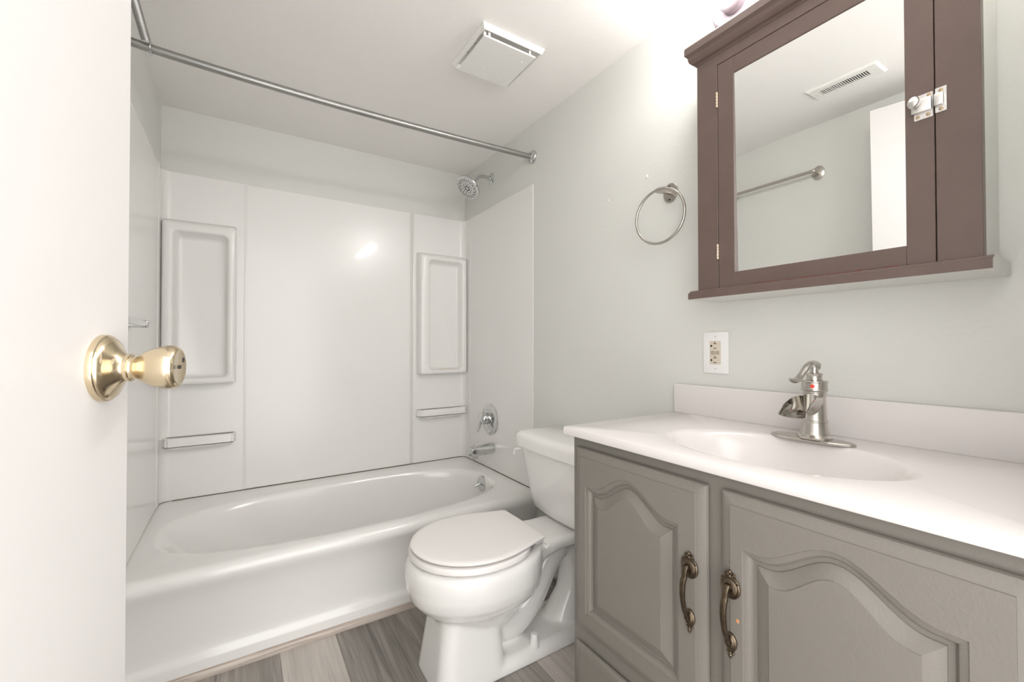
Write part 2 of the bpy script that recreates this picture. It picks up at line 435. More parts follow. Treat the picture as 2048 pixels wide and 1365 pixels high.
bm = B(); lathe(bm, [(.014, -.032), (.022, -.026), (.045, -.018), (.066, -.009), (.072, -.003), (.072, .003), (.069, .006), (.064, .0065)], hc, hn, 48, True, True); hd = obj('head_shell', bm, M['chrome'], sh)
bm = B(); lathe(bm, [(.0635, .004), (.0635, .0075), (.060, .0085), (.001, .0095)], hc, hn, 48); fc = obj('spray_face', bm, M['shower_face'], sh)
bm = B(); _, hu, hv = frame(hn)
def dot(rad, ang, r): lathe(bm, [(r, .0075), (r, .0112), (r*.7, .0118)], hc+(hu*math.cos(ang)+hv*math.sin(ang))*rad, hn, 8)
for i in range(6): dot(.013, i*PI/3, .0042)
for i in range(12): dot(.027, i*PI/6+.2, .0022)
for i in range(15):
    dot(.044, i*2*PI/15, .0025); dot(.0515, i*2*PI/15+.1, .0024); dot(.0555, i*2*PI/15+.28, .0022)
obj('nozzles', bm, M['rubber'], fc)

XP = XW-T-.0004
vp = Vector((XP, 2.1365, .634))
va = thing('shower_valve', 'chrome lever valve on a large round plate over the tub spout', 'tap', vp)
bm = B(); lathe(bm, [(.089, 0), (.089, .003), (.084, .007), (.060, .010), (.040, .012), (.036, .016), (.001, .017)], vp, (-1, 0, 0), 56); obj('escutcheon_plate', bm, M['chrome'], va)
bm = B(); lathe(bm, [(.033, .012), (.033, .03), (.031, .048), (.026, .058), (.015, .064), (.001, .066)], vp+V(0, .004, .006), (-1, 0, 0), 32)
tube(bm, smooth_path([vp+V(-.05, .004, .008), vp+V(-.060, .010, -.015), vp+V(-.062, .020, -.045), vp+V(-.070, .026, -.068)], 6), [(.016, .010), (.013, .008), (.010, .006), (.007, .005)], 14); obj('lever_handle', bm, M['chrome'], va)
for s in (-1, 1):
    bm = B(); lathe(bm, [(.0025, .009), (.0025, .0115)], vp+V(0, 0, s*.065), (-1, 0, 0), 10); obj('plate_screw', bm, M['steel_w'], va)

sp = Vector((XP, 2.110, .476))
st = thing('tub_spout', 'chrome tub spout with a small diverter knob over the tub rim', 'spout', sp)
bm = B()
rings = []
for (x, hw, zt, zb, r) in ((0, .030, .030, -.028, .028), (-.006, .031, .031, -.029, .028), (-.06, .029, .026, -.030, .022), (-.112, .026, .020, -.031, .014), (-.136, .025, .018, -.033, .010), (-.140, .022, .014, -.032, .008)):
    c = (zt+zb)/2
    rings.append([(sp.x+x, sp.y+p[0], sp.z+c+p[1]) for p in rrect(hw, (zt-zb)/2, min(r, hw*.98, (zt-zb)/2*.98))])
loft(bm, rings)
box(bm, (sp.x-.137, sp.y-.023, sp.z-.046), (sp.x-.100, sp.y+.023, sp.z-.022), .008, 3)
obj('spout_body', bm, M['chrome'], st, 40)
bm = B(); lathe(bm, [(.0028, .015), (.0028, .027), (.006, .028), (.0065, .032), (.004, .034)], sp+V(-.122, 0, 0), (0, 0, 1), 14); obj('diverter_knob', bm, M['chrome'], st)

# ------------------------------------------------------------------ curtain rod and its brace
rod = thing('shower_curtain_rod', 'long galvanized shower curtain rod across the tub opening', 'curtain rod', ((XL+XW)/2, 1.7155, 1.98))
rp = [(XL+.001, 1.7155, 1.989), (-.2, 1.7155, 1.981), (.05, 1.7155, 1.9735), (.3, 1.7155, 1.971), (.6, 1.7155, 1.973), (.9, 1.7155, 1.979), (XW-.001, 1.7155, 1.9885)]
bm = B(); tube(bm, smooth_path(rp, 6), .0128, 20); obj('rod_tube', bm, M['galv'], rod)
for sgn, xx, zz, k in ((1, XL, 1.989, .62), (-1, XW, 1.9885, 1)):
    bm = B(); lathe(bm, [(.032*k, .0005), (.032*k, .004), (.029*k, .010), (max(.0145, .021*k), .014), (max(.014, .0175*k), .016), (max(.0135, .0165*k), .022)], (xx, 1.7155, zz), (sgn, 0, 0), 36); obj('end_flange', bm, M['chrome'], rod)
br = thing('rod_brace', 'short steel brace rising from the curtain rod to the ceiling by the door', 'brace', (-.29, 1.60, ZC))
b0, b1 = Vector((-.2500, 1.6865, 1.988)), Vector((-.289, 1.585, ZC-.004))
bm = B(); tube(bm, [b0, b1], .0118, 18); obj('brace_tube', bm, M['galv'], br)
bm = B(); torus(bm, (-.243, 1.7155, 1.9835), (1, 0, 0), .0182, .0030, 32, 10); obj('clamp_ring', bm, M['chrome'], br)
bm = B(); lathe(bm, [(.03, 0), (.03, .003), (.02, .008), (.014, .012)], (b1.x, b1.y, ZC-.0003), (0, 0, -1), 28); obj('ceiling_flange', bm, M['chrome'], br)

# ------------------------------------------------------------------ bars on the left wall
def wall_bar(name, label, ya, yb_, z, off, r, m, plate, hid_plate=True):
    t = thing(name, label, 'towel bar', (XL, (ya+yb_)/2, z), None)
    bm = B(); tube(bm, [(XL+off, ya, z), (XL+off, yb_, z)], r, 16); obj('bar', bm, m, t)
    for y in (ya, yb_):
        bm = B()
        if plate == 'square':
            box(bm, (XL+.0045, y-.014, z-.020), (XL+.012, y+.014, z+.020), .003, 2)
            box(bm, (XL+.008, y-.011, z-.012), (XL+off+.011, y+.011, z+.012), .004, 3)
        else:
            lathe(bm, [(.036, .0005), (.0355, .003), (.033, .0045), (.010, .006), (.008, off-.012)], (XL, y, z), (1, 0, 0), 32, sx=.8, sy=1)
            ball(bm, (XL+off, y, z), .0105)
        obj('bracket', bm, m, t)
    return t
wall_bar('towel_bar', 'short chrome bar with square brackets just above the door knob', 1.28, 1.785, 1.127, .05, .010, M['chrome'], 'square')
wall_bar('towel_bar', 'brushed nickel towel bar high on the wall, seen in the cabinet mirror', .995, 1.44, 1.905, .055, .0085, M['nickel'], 'oval')

# ------------------------------------------------------------------ ceiling exhaust fan and register
vf = thing('exhaust_fan_cover', 'white square exhaust fan cover hanging below the ceiling', 'vent', (.81, 1.395, ZC))
bm = B()
def sq(cx, cy, hx, hy, z, dz=0): return [(cx+sx*hx, cy+sy*hy, z+(dz if sy < 0 else 0)) for sx, sy in ((1, 1), (-1, 1), (-1, -1), (1, -1))]
fc_ = (.8125, 1.383)
loft(bm, [sq(*fc_, .1285, .1285, ZC-.0003), sq(*fc_, .1285, .1285, ZC-.004), sq(*fc_, .1255, .1255, ZC-.008), sq(*fc_, .1225, .1225, ZC-.0175), sq(*fc_, .1195, .1195, ZC-.0190), sq(*fc_, .1165, .1165, ZC-.0170), sq(*fc_, .112, .112, ZC-.004)])
fr = obj('housing_frame', bm, M['vent_paint'], vf, 25)
bm = B()
c0 = (.797, 1.3655)
loft(bm, [sq(*c0, .104, .104, ZC-.0385), sq(*c0, .1055, .1055, ZC-.0395), sq(*c0, .1055, .1055, ZC-.0440), sq(*c0, .104, .104, ZC-.0450)])
cv = obj('cover_panel', bm, M['vent_paint'], vf, 25)
for (dx, dy) in ((-.03, .045), (.075, -.06), (.055, .07)):
    bm = B(); ball(bm, (c0[0]+dx, c0[1]+dy, ZC-.0450), .0032, 1, 1, .5); obj('rivet', bm, M['vent_paint'], cv)
for (dx, dy) in ((-.095, -.085), (-.08, -.09), (.09, -.09)):
    bm = B(); box(bm, (c0[0]+dx-.004, c0[1]+dy-.004, ZC-.0386), (c0[0]+dx+.004, c0[1]+dy+.004, ZC-.003)); obj('cover_clip', bm, M['vent_paint'], cv)
for (y, z) in ((1.350, ZC-.011), (1.405, ZC-.011)):
    bm = B(); ball(bm, (.698, y, z), .0042, .9, 1, 1); obj('rust_mark', bm, M['stain'], fr)

rg = thing('air_register', 'white slotted air register in the ceiling, seen in the cabinet mirror', 'vent', (.02, .765, ZC))
RX0, RX1, RY0, RY1 = -.04, .078, .635, .888
bm = B()
def rq(i, z): return [(RX1-i, RY1-i, z), (RX0+i, RY1-i, z), (RX0+i, RY0+i, z), (RX1-i, RY0+i, z)]
def rq2(z): return [(RX1-.035, RY1-.04, z), (RX0+.035, RY1-.04, z), (RX0+.035, RY0+.04, z), (RX1-.035, RY0+.04, z)]
loft(bm, [rq(0, ZC-.0003), rq(0, ZC-.003), rq(.008, ZC-.009), rq2(ZC-.009), rq2(ZC-.002)], True, False)
obj('register_frame', bm, M['vent_paint'], rg, 25)
bm = B(); box(bm, (RX0+.033, RY0+.038, ZC-.003), (RX1-.033, RY1-.038, ZC-.0015)); obj('duct_shade_sheet', bm, M['black'], rg)  # flat black sheet stands in for the shade behind the slats
ns = 22; sp_ = (RY1-RY0-.08)/ns
for i in range(ns):
    y = RY0+.04+sp_*(i+.5); tilt = .0026*(1 if i < ns/2 else .3); 
    bm = B(); prism(bm, [(y-.0016-tilt, ZC-.009), (y+.0016-tilt, ZC-.009), (y+.0016+tilt, ZC-.0032), (y-.0016+tilt, ZC-.0032)], 0, RX0+.034, RX1-.034); obj('slat', bm, M['vent_paint'], rg)
for y in (RY0+.02, RY1-.02):
    bm = B(); lathe(bm, [(.004, .0005), (.003, .0105)], (.019, y, ZC), (0, 0, -1), 10); obj('register_screw', bm, M['steel_w'], rg)

# ------------------------------------------------------------------ toilet
yc = 1.279
toi = thing('toilet', 'white two-piece toilet with closed lid between tub and vanity', 'toilet', (.80, yc, 0))
def egg(xf, xb, hw, z, nn=48, wide=.50, eb=2.6):
    cx = xf+(xb-xf)*wide
    out = []
    for i in range(nn):
        a = 2*PI*i/nn; c, s = math.cos(a), math.sin(a)
        if c < 0:
            out.append((cx+c*(cx-xf), yc+s*hw, z))
        else:
            k = (abs(c)**eb+abs(s)**eb)**(-1/eb)
            out.append((cx+c*k*(xb-cx), yc+s*k*hw, z))
    return out
def rsec(x, hw, zb, zt, r):
    return [(x, yc+p[0], (zb+zt)/2+p[1]) for p in rrect(hw, (zt-zb)/2, min(r, hw*.95, (zt-zb)*.47))]
bm = B()
loft(bm, [egg(.60, .74, .05, .118), egg(.565, .77, .075, .13), egg(.540, .80, .095, .16), egg(.520, .83, .112, .195), egg(.500, .85, .130, .215), egg(.468, .87, .158, .240), egg(.446, .88, .178, .268), egg(.436, .885, .188, .30), egg(.432, .885, .1915, .335), egg(.434, .885, .191, .362), egg(.440, .885, .186, .375), egg(.450, .88, .178, .383), egg(.47, .87, .16, .385)])
# deck under the tank
loft(bm, [rsec(.80, .150, .30, .384, .03), rsec(.88, .118, .325, .384, .025), rsec(.95, .104, .335, .382, .02), rsec(1.03, .108, .34, .380, .018), rsec(1.17, .115, .338, .378, .018)])
# front pedestal
ped = []
for (z, xf, xb, hw) in ((0, .494, .735, .113), (.03, .498, .733, .111), (.10, .508, .728, .104), (.17, .518, .722, .098), (.24, .53, .715, .092)):
    ped.append([((xf+xb)/2+p[0], yc+p[1], z) for p in rrect((xb-xf)/2, hw, .055 if False else .045, 8)])
loft(bm, ped)
# foot and rear of the base
ft = []
for (z, xf, xb, hw) in ((0, .62, 1.13, .112), (.022, .62, 1.13, .111), (.036, .62, 1.125, .104), (.044, .62, 1.12, .09)):
    ft.append([((xf+xb)/2+p[0], yc+p[1], z) for p in rrect((xb-xf)/2, hw, .06, 8)])
loft(bm, ft)
# trapway
tp = smooth_path([(.66, yc, .20), (.74, yc, .115), (.82, yc, .105), (.89, yc, .165), (.945, yc, .255), (1.0, yc, .325)], 8)
tube(bm, tp, [.07, .066, .060, .056, .056, .062], 24)
tp = smooth_path([(.98, yc, .335), (1.05, yc, .30), (1.082, yc, .22), (1.075, yc, .12), (1.03, yc, .02)], 8)
tube(bm, tp, [.052, .05, .05, .055, .075], 24)
bl = obj('bowl', bm, M['porcelain'], toi, 180)
rm = bl.modifiers.new('remesh', 'REMESH'); rm.mode = 'VOXEL'; rm.voxel_size = .0055; rm.use_smooth_shade = True
smo = bl.modifiers.new('smooth', 'SMOOTH'); smo.factor = .5; smo.iterations = 11
# seat and lid
bm = B()
loft(bm, [egg(.452, .83, .182, .3895), egg(.446, .835, .188, .392), egg(.446, .835, .188, .404), egg(.449, .83, .185, .4085), egg(.456, .83, .178, .4095)])
se = obj('seat', bm, M['seat_plastic'], toi, 40)
def lid_ring(i, z):
    out = []
    xf, xb, hw, hb = .4505+i, .862-i*.5, .186-i, .136-i
    cx = .655
    nn = 40
    for k in range(nn+1):                      # front: from far side to near side round the tip
        a = PI/2+PI*k/nn
        out.append((cx+math.cos(a)*(cx-xf), yc+math.sin(a)*hw, z))
    for k in range(1, 13):                      # near flank narrowing to the hinge edge
        t = k/12; f = (1-math.cos(PI*t))/2*.45+t*t*.55
        out.append((cx+(xb-.006-cx)*t, yc-(hw+(hb-hw)*f), z))
    out.append((xb, yc-hb+.008, z)); out.append((xb, yc+hb-.008, z))
    for k in range(12, 0, -1):
        t = k/12; f = (1-math.cos(PI*t))/2*.45+t*t*.55
        out.append((cx+(xb-.006-cx)*t, yc+(hw+(hb-hw)*f), z))
    return out
bm = B(); loft(bm, [lid_ring(.010, .4135), lid_ring(.004, .4145), lid_ring(.001, .4175), lid_ring(.001, .4215), lid_ring(.005, .4245), lid_ring(.02, .4255), lid_ring(.08, .4260)])
ld = obj('seat_lid', bm, M['seat_plastic'], toi, 40)
for sy in (-1, 1):
    bm = B(); box(bm, (.838, yc+sy*.085-.022, .384), (.872, yc+sy*.085+.022, .412), .006, 3); obj('hinge_cap', bm, M['seat_plastic'], toi)
bm = B(); box(bm, (.845, yc-.155, .390), (.862, yc-.128, .3985), .002, 2); obj('hinge_pin', bm, M['white_plastic'], toi)
for sy in (-1, 1):
    bm = B(); lathe(bm, [(.0165, .036), (.0165, .046), (.0155, .052), (.012, .075), (.010, .080), (.001, .081)], (.845, yc+sy*.088, 0), (0, 0, 1), 24); obj('bolt_cap', bm, M['white_plastic'], toi)
for a in (2.6, 3.68):
    bm = B(); ball(bm, (.65+.19*math.cos(a), yc+.175*math.sin(a), .3865), .0055, 1, 1, .7); obj('seat_bumper', bm, M['white_plastic'], toi)
# tank
def tank_ring(xf, xb, hw, z, bow=.018, r=.03):
    out = []
    N_ = 14
    for i in range(N_+1):
        t = -1+2*i/N_
        x = xf+bow*t*t
        if abs(t) > .86: x += r*.35*((abs(t)-.86)/.14)**2
        out.append((x, yc-t*hw*.985, z))
    # near back / far back corners
    out += [(xf+bow+r*.9, yc-hw, z), (xb, yc-hw, z), (xb, yc+hw, z), (xf+bow+r*.9, yc+hw, z)]
    return out
bm = B()
loft(bm, [tank_ring(1.045, 1.17, .165, .379), tank_ring(1.022, 1.188, .188, .384), tank_ring(1.012, 1.198, .198, .398), tank_ring(1.006, 1.20, .206, .43), tank_ring(.994, 1.203, .232, .55), tank_ring(.986, 1.204, .250, .640)])
obj('tank', bm, M['porcelain'], toi, 45)
bm = B()
loft(bm, [tank_ring(.975, 1.206, .258, .636), tank_ring(.967, 1.208, .265, .641), tank_ring(.966, 1.208, .267, .675), tank_ring(.969, 1.207, .264, .688), tank_ring(.980, 1.203, .253, .6965), tank_ring(1.005, 1.195, .225, .6995)])
obj('tank_lid', bm, M['porcelain'], toi, 45)
bm = B(); tube(bm, smooth_path([(1.00, yc+.225, .622), (.988, yc+.228, .622), (.982, yc+.238, .620), (.980, yc+.246, .612), (.979, yc+.249, .596)], 5), [(.005, .005), (.005, .005), (.0045, .0045), (.005, .004)], 14); obj('flush_lever', bm, M['white_plastic'], toi)

# ------------------------------------------------------------------ vanity cabinet
XF = .755; XD = .735
van = thing('vanity_cabinet', 'grey-painted vanity cabinet with arched raised-panel doors', 'cabinet', (.98, .4625, 0))
bm = B(); zt_ = ZCT-.0221
box(bm, (XF, .045, .085), (XF+.018, .880, zt_), .0015, 1)
box(bm, (XF+.018, .045, .085), (XW-.001, .061, zt_)); box(bm, (XF+.018, .864, .085), (XW-.001, .880, zt_)); box(bm, (XF+.018, .061, .085), (XW-.001, .864, .101)); box(bm, (XW-.008, .061, .101), (XW-.001, .864, zt_))
box(bm, (XF+.05, .06, 0), (XF+.066, .868, .0849)); box(bm, (XF+.066, .852, 0), (XW-.001, .868, .0849)); box(bm, (XF+.066, .06, 0), (XW-.001, .076, .0849)); obj('cabinet_body', bm, M['vanity'], van)
def panel_door(name, ya, yb_, za, zb, parent, ml=.042, mr=.058, mb=.05, arch=True, sh_drop=.092, rise=.050):
    """ya<yb_; front faces -x; mouldings as offset rings of the panel outline"""
    NB, NS, NT = 10, 14, 48
    def rect(i, x):
        a, b, c, d = ya+i, yb_-i, za+i, zb-i
        r = [(a+(b-a)*k/NB, c) for k in range(NB)] + [(b, c+(d-c)*k/NS) for k in range(NS)] + [(b-(b-a)*k/NT, d) for k in range(NT)] + [(a, d-(d-c)*k/NS) for k in range(NS)]
        return [(x, p[0], p[1]) for p in r]
    def cont(i, x):
        a, b, c = ya+mr+i, yb_-ml-i, za+mb+i
        zs = zb-sh_drop-i
        cy, hw = (a+b)/2, (b-a)/2
        def top(y):
            if not arch: return zs
            t = max(-1, min(1, (y-cy)/(hw-.022+i*.3)))
            return zs + rise*(.5+.5*math.cos(PI*t))
        r = [(a+(b-a)*k/NB, c) for k in range(NB)] + [(b, c+(zs-c)*k/NS) for k in range(NS)] + [(b-(b-a)*k/NT, top(b-(b-a)*k/NT)) for k in range(NT)] + [(a, zs-(zs-c)*k/NS) for k in range(NS)]
        return [(x, p[0], p[1]) for p in r]
    bm = B()
    loft(bm, [rect(.004, XF-.0002), rect(.001, XF-.004), rect(0, XF-.007), rect(.002, XF-.0115), rect(.008, XF-.0150), rect(.016, XF-.0172), rect(.0205, XF-.0180), rect(.0210, XF-.0200), rect(.0220, XD),
              cont(0, XD), cont(.0008, XD+.0024), cont(.005, XD+.0030), cont(.0095, XD+.0050), cont(.0125, XD+.0090), cont(.0140, XD+.0128), cont(.0205, XD+.0128), cont(.0215, XD+.0105), cont(.031, XD+.0060), cont(.043, XD+.0025), cont(.0435, XD+.0010), cont(.048, XD+.0008)])
    return obj(name, bm, M['vanity'], parent, 22)
d1 = panel_door('door', .4850, .8570, .330, .792, van)
d2 = panel_door('door', .0830, .4570, .330, .793, van)
def flat_front(ya, yb_, za, zb, parent):
    bm = B()
    def rect(i, x): return [(x, ya+i, za+i), (x, yb_-i, za+i), (x, yb_-i, zb-i), (x, ya+i, zb-i)]
    loft(bm, [rect(.004, XF-.0002), rect(0, XF-.007), rect(.002, XF-.0115), rect(.008, XF-.015), rect(.016, XF-.0172), rect(.0205, XF-.018), rect(.021, XF-.02), rect(.022, XD)])
    return obj('drawer_front', bm, M['vanity'], parent, 22)
flat_front(.4850, .8600, .105, .288, van); flat_front(.0830, .4570, .105, .288, van)
def pull(parent, y, zu, zl):
    bm = B()
    ax = (-1, 0, 0)
    # upper rosette with scrolled crest
    o = Vector((XD, y, zu))
    lathe(bm, [(.0180, .0003), (.0180, .0025), (.0160, .0045), (.0140, .0040), (.0115, .0062), (.006, .0072), (.001, .0074)], o, ax, 28, sx=1, sy=1.12)
    for s in (-1, 1):
        torus(bm, o+V(-.003, s*.0055, .0215), ax, .0038, .0017, 18, 8)
        ball(bm, o+V(-.003, s*.0055, .0215), .0019)
        tube(bm, smooth_path([o+V(-.003, s*.013, .008), o+V(-.004, s*.0135, .0135), o+V(-.004, s*.009, .0165), o+V(-.004, s*.002, .019)], 4), .0017, 8)
        ball(bm, o+V(-.003, s*.014, .0125), .0026)
    ball(bm, o+V(-.003, 0, .0275), .0034); ball(bm, o+V(-.003, 0, .020), .003)
    # lower rosette with drop
    q = Vector((XD, y, zl))
    lathe(bm, [(.012, .0003), (.012, .003), (.010, .0052), (.009, .0048), (.007, .007), (.001, .008)], q, ax, 24, sx=.95, sy=1.35)
    torus(bm, q+V(-.004, 0, -.004), ax, .0062, .0014, 20, 8)
    for dz, r in ((-.0185, .003), (-.0225, .0038), (-.0265, .0026)): ball(bm, q+V(-.0025, 0, dz), r)
    for s in (-1, 1): ball(bm, q+V(-.0025, s*.005, -.018), .0023)
    # bail of rectangular section
    sec = [(1, .8), (.8, 1), (-.8, 1), (-1, .8), (-1, -.8), (-.8, -1), (.8, -1), (1, -.8)]
    P = smooth_path([o+V(-.006, 0, .004), o+V(-.012, 0, .003), o+V(-.0165, 0, -.004), o+V(-.018, 0, -.014), o+V(-.0225, 0, -.022), o+V(-.0245, 0, -.040), o+V(-.0225, 0, -.058), o.lerp(q, .80)+V(-.018, 0, 0), q+V(-.0125, 0, .010), q+V(-.009, 0, .001), q+V(-.005, 0, -.002)], 5)
    tube(bm, P, [(.0050, .0040), (.0054, .0046), (.0050, .0038), (.0046, .0034), (.0052, .0030), (.0050, .0028), (.0044, .0028), (.0038, .0028), (.0038, .0030), (.0050, .0040), (.0038, .0028)], sec=sec)
    h = obj('pull_handle', bm, M['antique'], parent, 40); return h
pull(d1, .5165, .6265, .5305); pull(d2, .4350, .6275, .5315)
bm = B(); ball(bm, (XD, .4235, .573), .003, .25, 1, 1.3); ck = obj('chipped_paint', bm, mat('chip_orange', srgb(196, 140, 96), .6), d2)

# counter with moulded oval basin
vt = thing('sink_counter', 'white one-piece sink counter with oval basin on the grey vanity', 'sink', (.97, .4625, ZCT-.022))
cy0, cy1 = .030, .8944; cxf, cxb = XCF, XW-.001
n = 128; angs = [2*PI*i/n for i in range(n)]
ccx, ccy = .935, .462
def cring(i, z):
    return rect_ring(cxf+i, cxb, cy0+i, cy1-i, z)
def ering(f, z, dx=0): return super_ring(ccx+dx, ccy, .150*f, .222*f, 2.0, z)
bm = B()
loft(bm, [cring(.012, ZCT-.0217), cring(.002, ZCT-.0217), cring(0, ZCT-.019), cring(0, ZCT-.006), cring(.0018, ZCT-.0015), cring(.006, ZCT),
          ering(1.06, ZCT), ering(1.02, ZCT-.0008), ering(.985, ZCT-.004), ering(.95, ZCT-.011), ering(.90, ZCT-.028), ering(.80, ZCT-.062), ering(.66, ZCT-.094), ering(.45, ZCT-.115), ering(.2, ZCT-.122), ering(.11, ZCT-.1225)], False, True)
ct = obj('counter', bm, M['marble'], vt, 45)
bm = B(); box(bm, (XW-.021, cy0, ZCT-.001), (XW-.001, cy1, .9324), .0035, 3); obj('backsplash', bm, M['marble'], vt)
bm = B(); lathe(bm, [(.022, -.1205), (.022, -.1185), (.017, -.1175), (.001, -.1185)], (ccx, ccy, ZCT), (0, 0, 1), 28); obj('sink_drain', bm, M['nickel'], vt)

# ------------------------------------------------------------------ faucet
fx0, fy0 = 1.092, .448
fau = thing('faucet', 'brushed nickel waterfall faucet with curved lever behind the basin', 'faucet', (fx0, fy0, ZCT))
bm = B()
def stad(hl, hw, z):
    out = []
    for i in range(48):
        a = 2*PI*i/48
        out.append((fx0+math.cos(a)*hw*(1-.0*abs(math.sin(a))), fy0+.008+math.copysign(abs(math.sin(a))**.9, math.sin(a))*hl, z))
    return out
loft(bm, [stad(.085, .029, ZCT+.0003), stad(.085, .029, ZCT+.004), stad(.083, .027, ZCT+.0062), stad(.078, .023, ZCT+.0072)]); obj('base_plate', bm, M['nickel'], fau)
bm = B()
z = ZCT
lathe(bm, [(.0335, .007), (.0335, .011), (.031, .0135), (.0285, .016), (.0285, .019), (.0262, .024), (.0248, .033), (.0243, .043), (.0252, .0445), (.0252, .047), (.0238, .048), (.0232, .058), (.0222, .08), (.0215, .092), (.0222, .104), (.0226, .106), (.0226, .108), (.0218, .109), (.0222, .112), (.0252, .113), (.0262, .1145), (.0252, .117), (.0246, .118), (.0246, .131), (.0262, .1325), (.0262, .1345), (.0245, .136), (.0160, .137), (.0152, .140), (.0150, .147), (.0165, .150), (.0168, .1515), (.0125, .153), (.0085, .153), (.0080, .166), (.001, .1665)], (fx0, fy0, z), (0, 0, 1), 48)
obj('faucet_body', bm, M['nickel'], fau, 30)
# open waterfall spout: trough with walls, curving out and down
bm = B()
rings = []
path = [(0, .099), (-.020, .1015), (-.040, .1005), (-.060, .0965), (-.080, .088), (-.096, .0765), (-.105, .066)]
for k, (dx, dz) in enumerate(path):
    t = k/(len(path)-1)
    hw = .0205+.0075*t
    dep = .050*(1-t*.78)
    th = .0022
    if k == 0: tx, tz = -1, 0
    else:
        a_, b_ = path[k-1], path[min(k+1, len(path)-1)]
        ln_ = math.hypot(b_[0]-a_[0], b_[1]-a_[1]); tx, tz = (b_[0]-a_[0])/ln_, (b_[1]-a_[1])/ln_
    nx, nz = -tz*-1, tx*-1      # normal up from trough
    nx, nz = tz, -tx
    if nz < 0: nx, nz = -nx, -nz
    def pt(s, h): return (fx0+dx+nx*h, fy0+s, z+dz+nz*h)
    m_ = 12
    outer = [pt(-hw*math.cos(PI*i/m_), -dep*math.sin(PI*i/m_)) for i in range(m_+1)]
    inner = [pt((hw-th)*math.cos(PI*i/m_), -(dep-th)*math.sin(PI*i/m_)) for i in range(m_+1)]
    rings.append(outer+inner)
loft(bm, rings)
bm.verts.index_update(); bm.normal_update()
for f in bm.faces:                       # polished channel inside, brushed metal outside
    if len(f.verts) == 4 and all((v.index % 26) < 13 for v in f.verts): f.material_index = 1
obj('spout', bm, [M['nickel_in'], M['nickel']], fau, 40)
bm = B()
P = smooth_path([(fx0+.026, fy0, z+.163), (fx0+.015, fy0, z+.172), (fx0-.005, fy0, z+.1765), (fx0-.028, fy0, z+.171), (fx0-.052, fy0, z+.156), (fx0-.072, fy0, z+.144), (fx0-.092, fy0, z+.139), (fx0-.112, fy0, z+.144)], 6)
tube(bm, P, [(.003, .004), (.008, .0045), (.0095, .0045), (.0085, .0042), (.0075, .004), (.0085, .0045), (.0095, .005), (.002, .002)], 16)
obj('lever', bm, M['nickel'], fau)
bm = B(); an = Vector((-1, -.25, 0)).normalized(); lathe(bm, [(.0042, .0243), (.0042, .0256), (.001, .0258)], (fx0, fy0, z+.1245), an, 20); rd = obj('hot_mark', bm, M['red'], fau); rd['label'] = 'small red dot'
bm = B(); tube(bm, [(fx0+.026, fy0-.012, z+.007), (fx0+.026, fy0-.012, z+.014)], .005, 12); obj('lift_rod_stub', bm, M['nickel'], fau)

# ------------------------------------------------------------------ wall outlet
oy, oz = .7578, 1.034
ou = thing('wall_outlet', 'almond outlet with two sockets in a white cover plate above the backsplash', 'outlet', (XW, oy, oz))
def yz(bmx, a, b, c, d, x0, x1, bev=0): box(bmx, (XW-x1, a, c), (XW-x0, b, d), bev, 2)
bm = B(); yz(bm, oy-.0405, oy+.0405, oz-.0625, oz+.0625, .0003, .0055, .0022); obj('cover_plate', bm, M['white_plastic'], ou)
bm = B(); yz(bm, oy-.0172, oy+.0172, oz-.0350, oz+.0350, .003, .0075, .001); dv = obj('receptacle', bm, M['almond'], ou)
for s in (1, -1):
    c = oz+s*.0215
    bm = B()
    yz(bm, oy-.0055, oy+.0055, c+.0050, c+.0066, .0070, .0078); yz(bm, oy-.0009, oy+.0009, c+.0060, c+.0125, .0070, .0078)
    yz(bm, oy-.0045, oy+.0045, c-.0090, c-.0072, .0070, .0078)
    lathe(bm, [(.0031, .0070), (.0031, .0078)], (XW, oy+.0118, c-.001), (-1, 0, 0), 12)
    obj('socket', bm, M['black'], dv)
for s in (1, -1):
    bm = B(); yz(bm, oy+s*.0075-.0062, oy+s*.0075+.0062, oz-.0055, oz+.0055, .0070, .0086, .0008); obj('test_button', bm, M['almond_d'], dv)
for s in (1, -1):
    bm = B(); lathe(bm, [(.0032, .005), (.0030, .0064), (.001, .0066)], (XW, oy, oz+s*.0485), (-1, 0, 0), 14); scw = obj('plate_screw', bm, M['white_plastic'], ou)
    bm = B()
    q = [(.0026*math.cos(a), .0026*math.sin(a)) for a in (2.4+.15, 2.4-.15, 2.4+PI+.15, 2.4+PI-.15)]
    prism(bm, [(oy+p[0], oz+s*.0485+p[1]) for p in q], 0, XW-.0069, XW-.006); obj('screw_slot', bm, M['rubber'], scw)

# ------------------------------------------------------------------ towel ring
tr = Vector((XW, .9198, 1.567))
tw = thing('towel_ring', 'brushed nickel towel ring on the wall left of the mirror cabinet', 'towel ring', tr)
bm = B(); lathe(bm, [(.033, .0003), (.033, .003), (.0315, .0048), (.001, .0052)], tr+V(0, -.004, 0), (-1, 0, 0), 40, sx=.84, sy=1.0); pl = obj('mounting_plate', bm, M['nickel'], tw)
for s in (-1, 1):
    bm = B(); lathe(bm, [(.003, .0045), (.003, .0058)], tr+V(0, -.001, s*.0225), (-1, 0, 0), 12); obj('screw_hole', bm, M['black'], pl)
bm = B(); tube(bm, smooth_path([tr+V(-.002, 0, 0), tr+V(-.025, .001, 0), tr+V(-.052, .003, -.003), tr+V(-.066, .004, -.002)], 5), [(.010, .006), (.008, .0065), (.0068, .0068), (.006, .007)], 16); obj('post', bm, M['nickel'], tw)
bm = B()
rc_ = tr+V(-.060, -.004, -.088)
torus(bm, rc_, (1, .10, 0), .0885, .0047, 72, 14)
rg_ = obj('ring', bm, M['nickel'], tw)
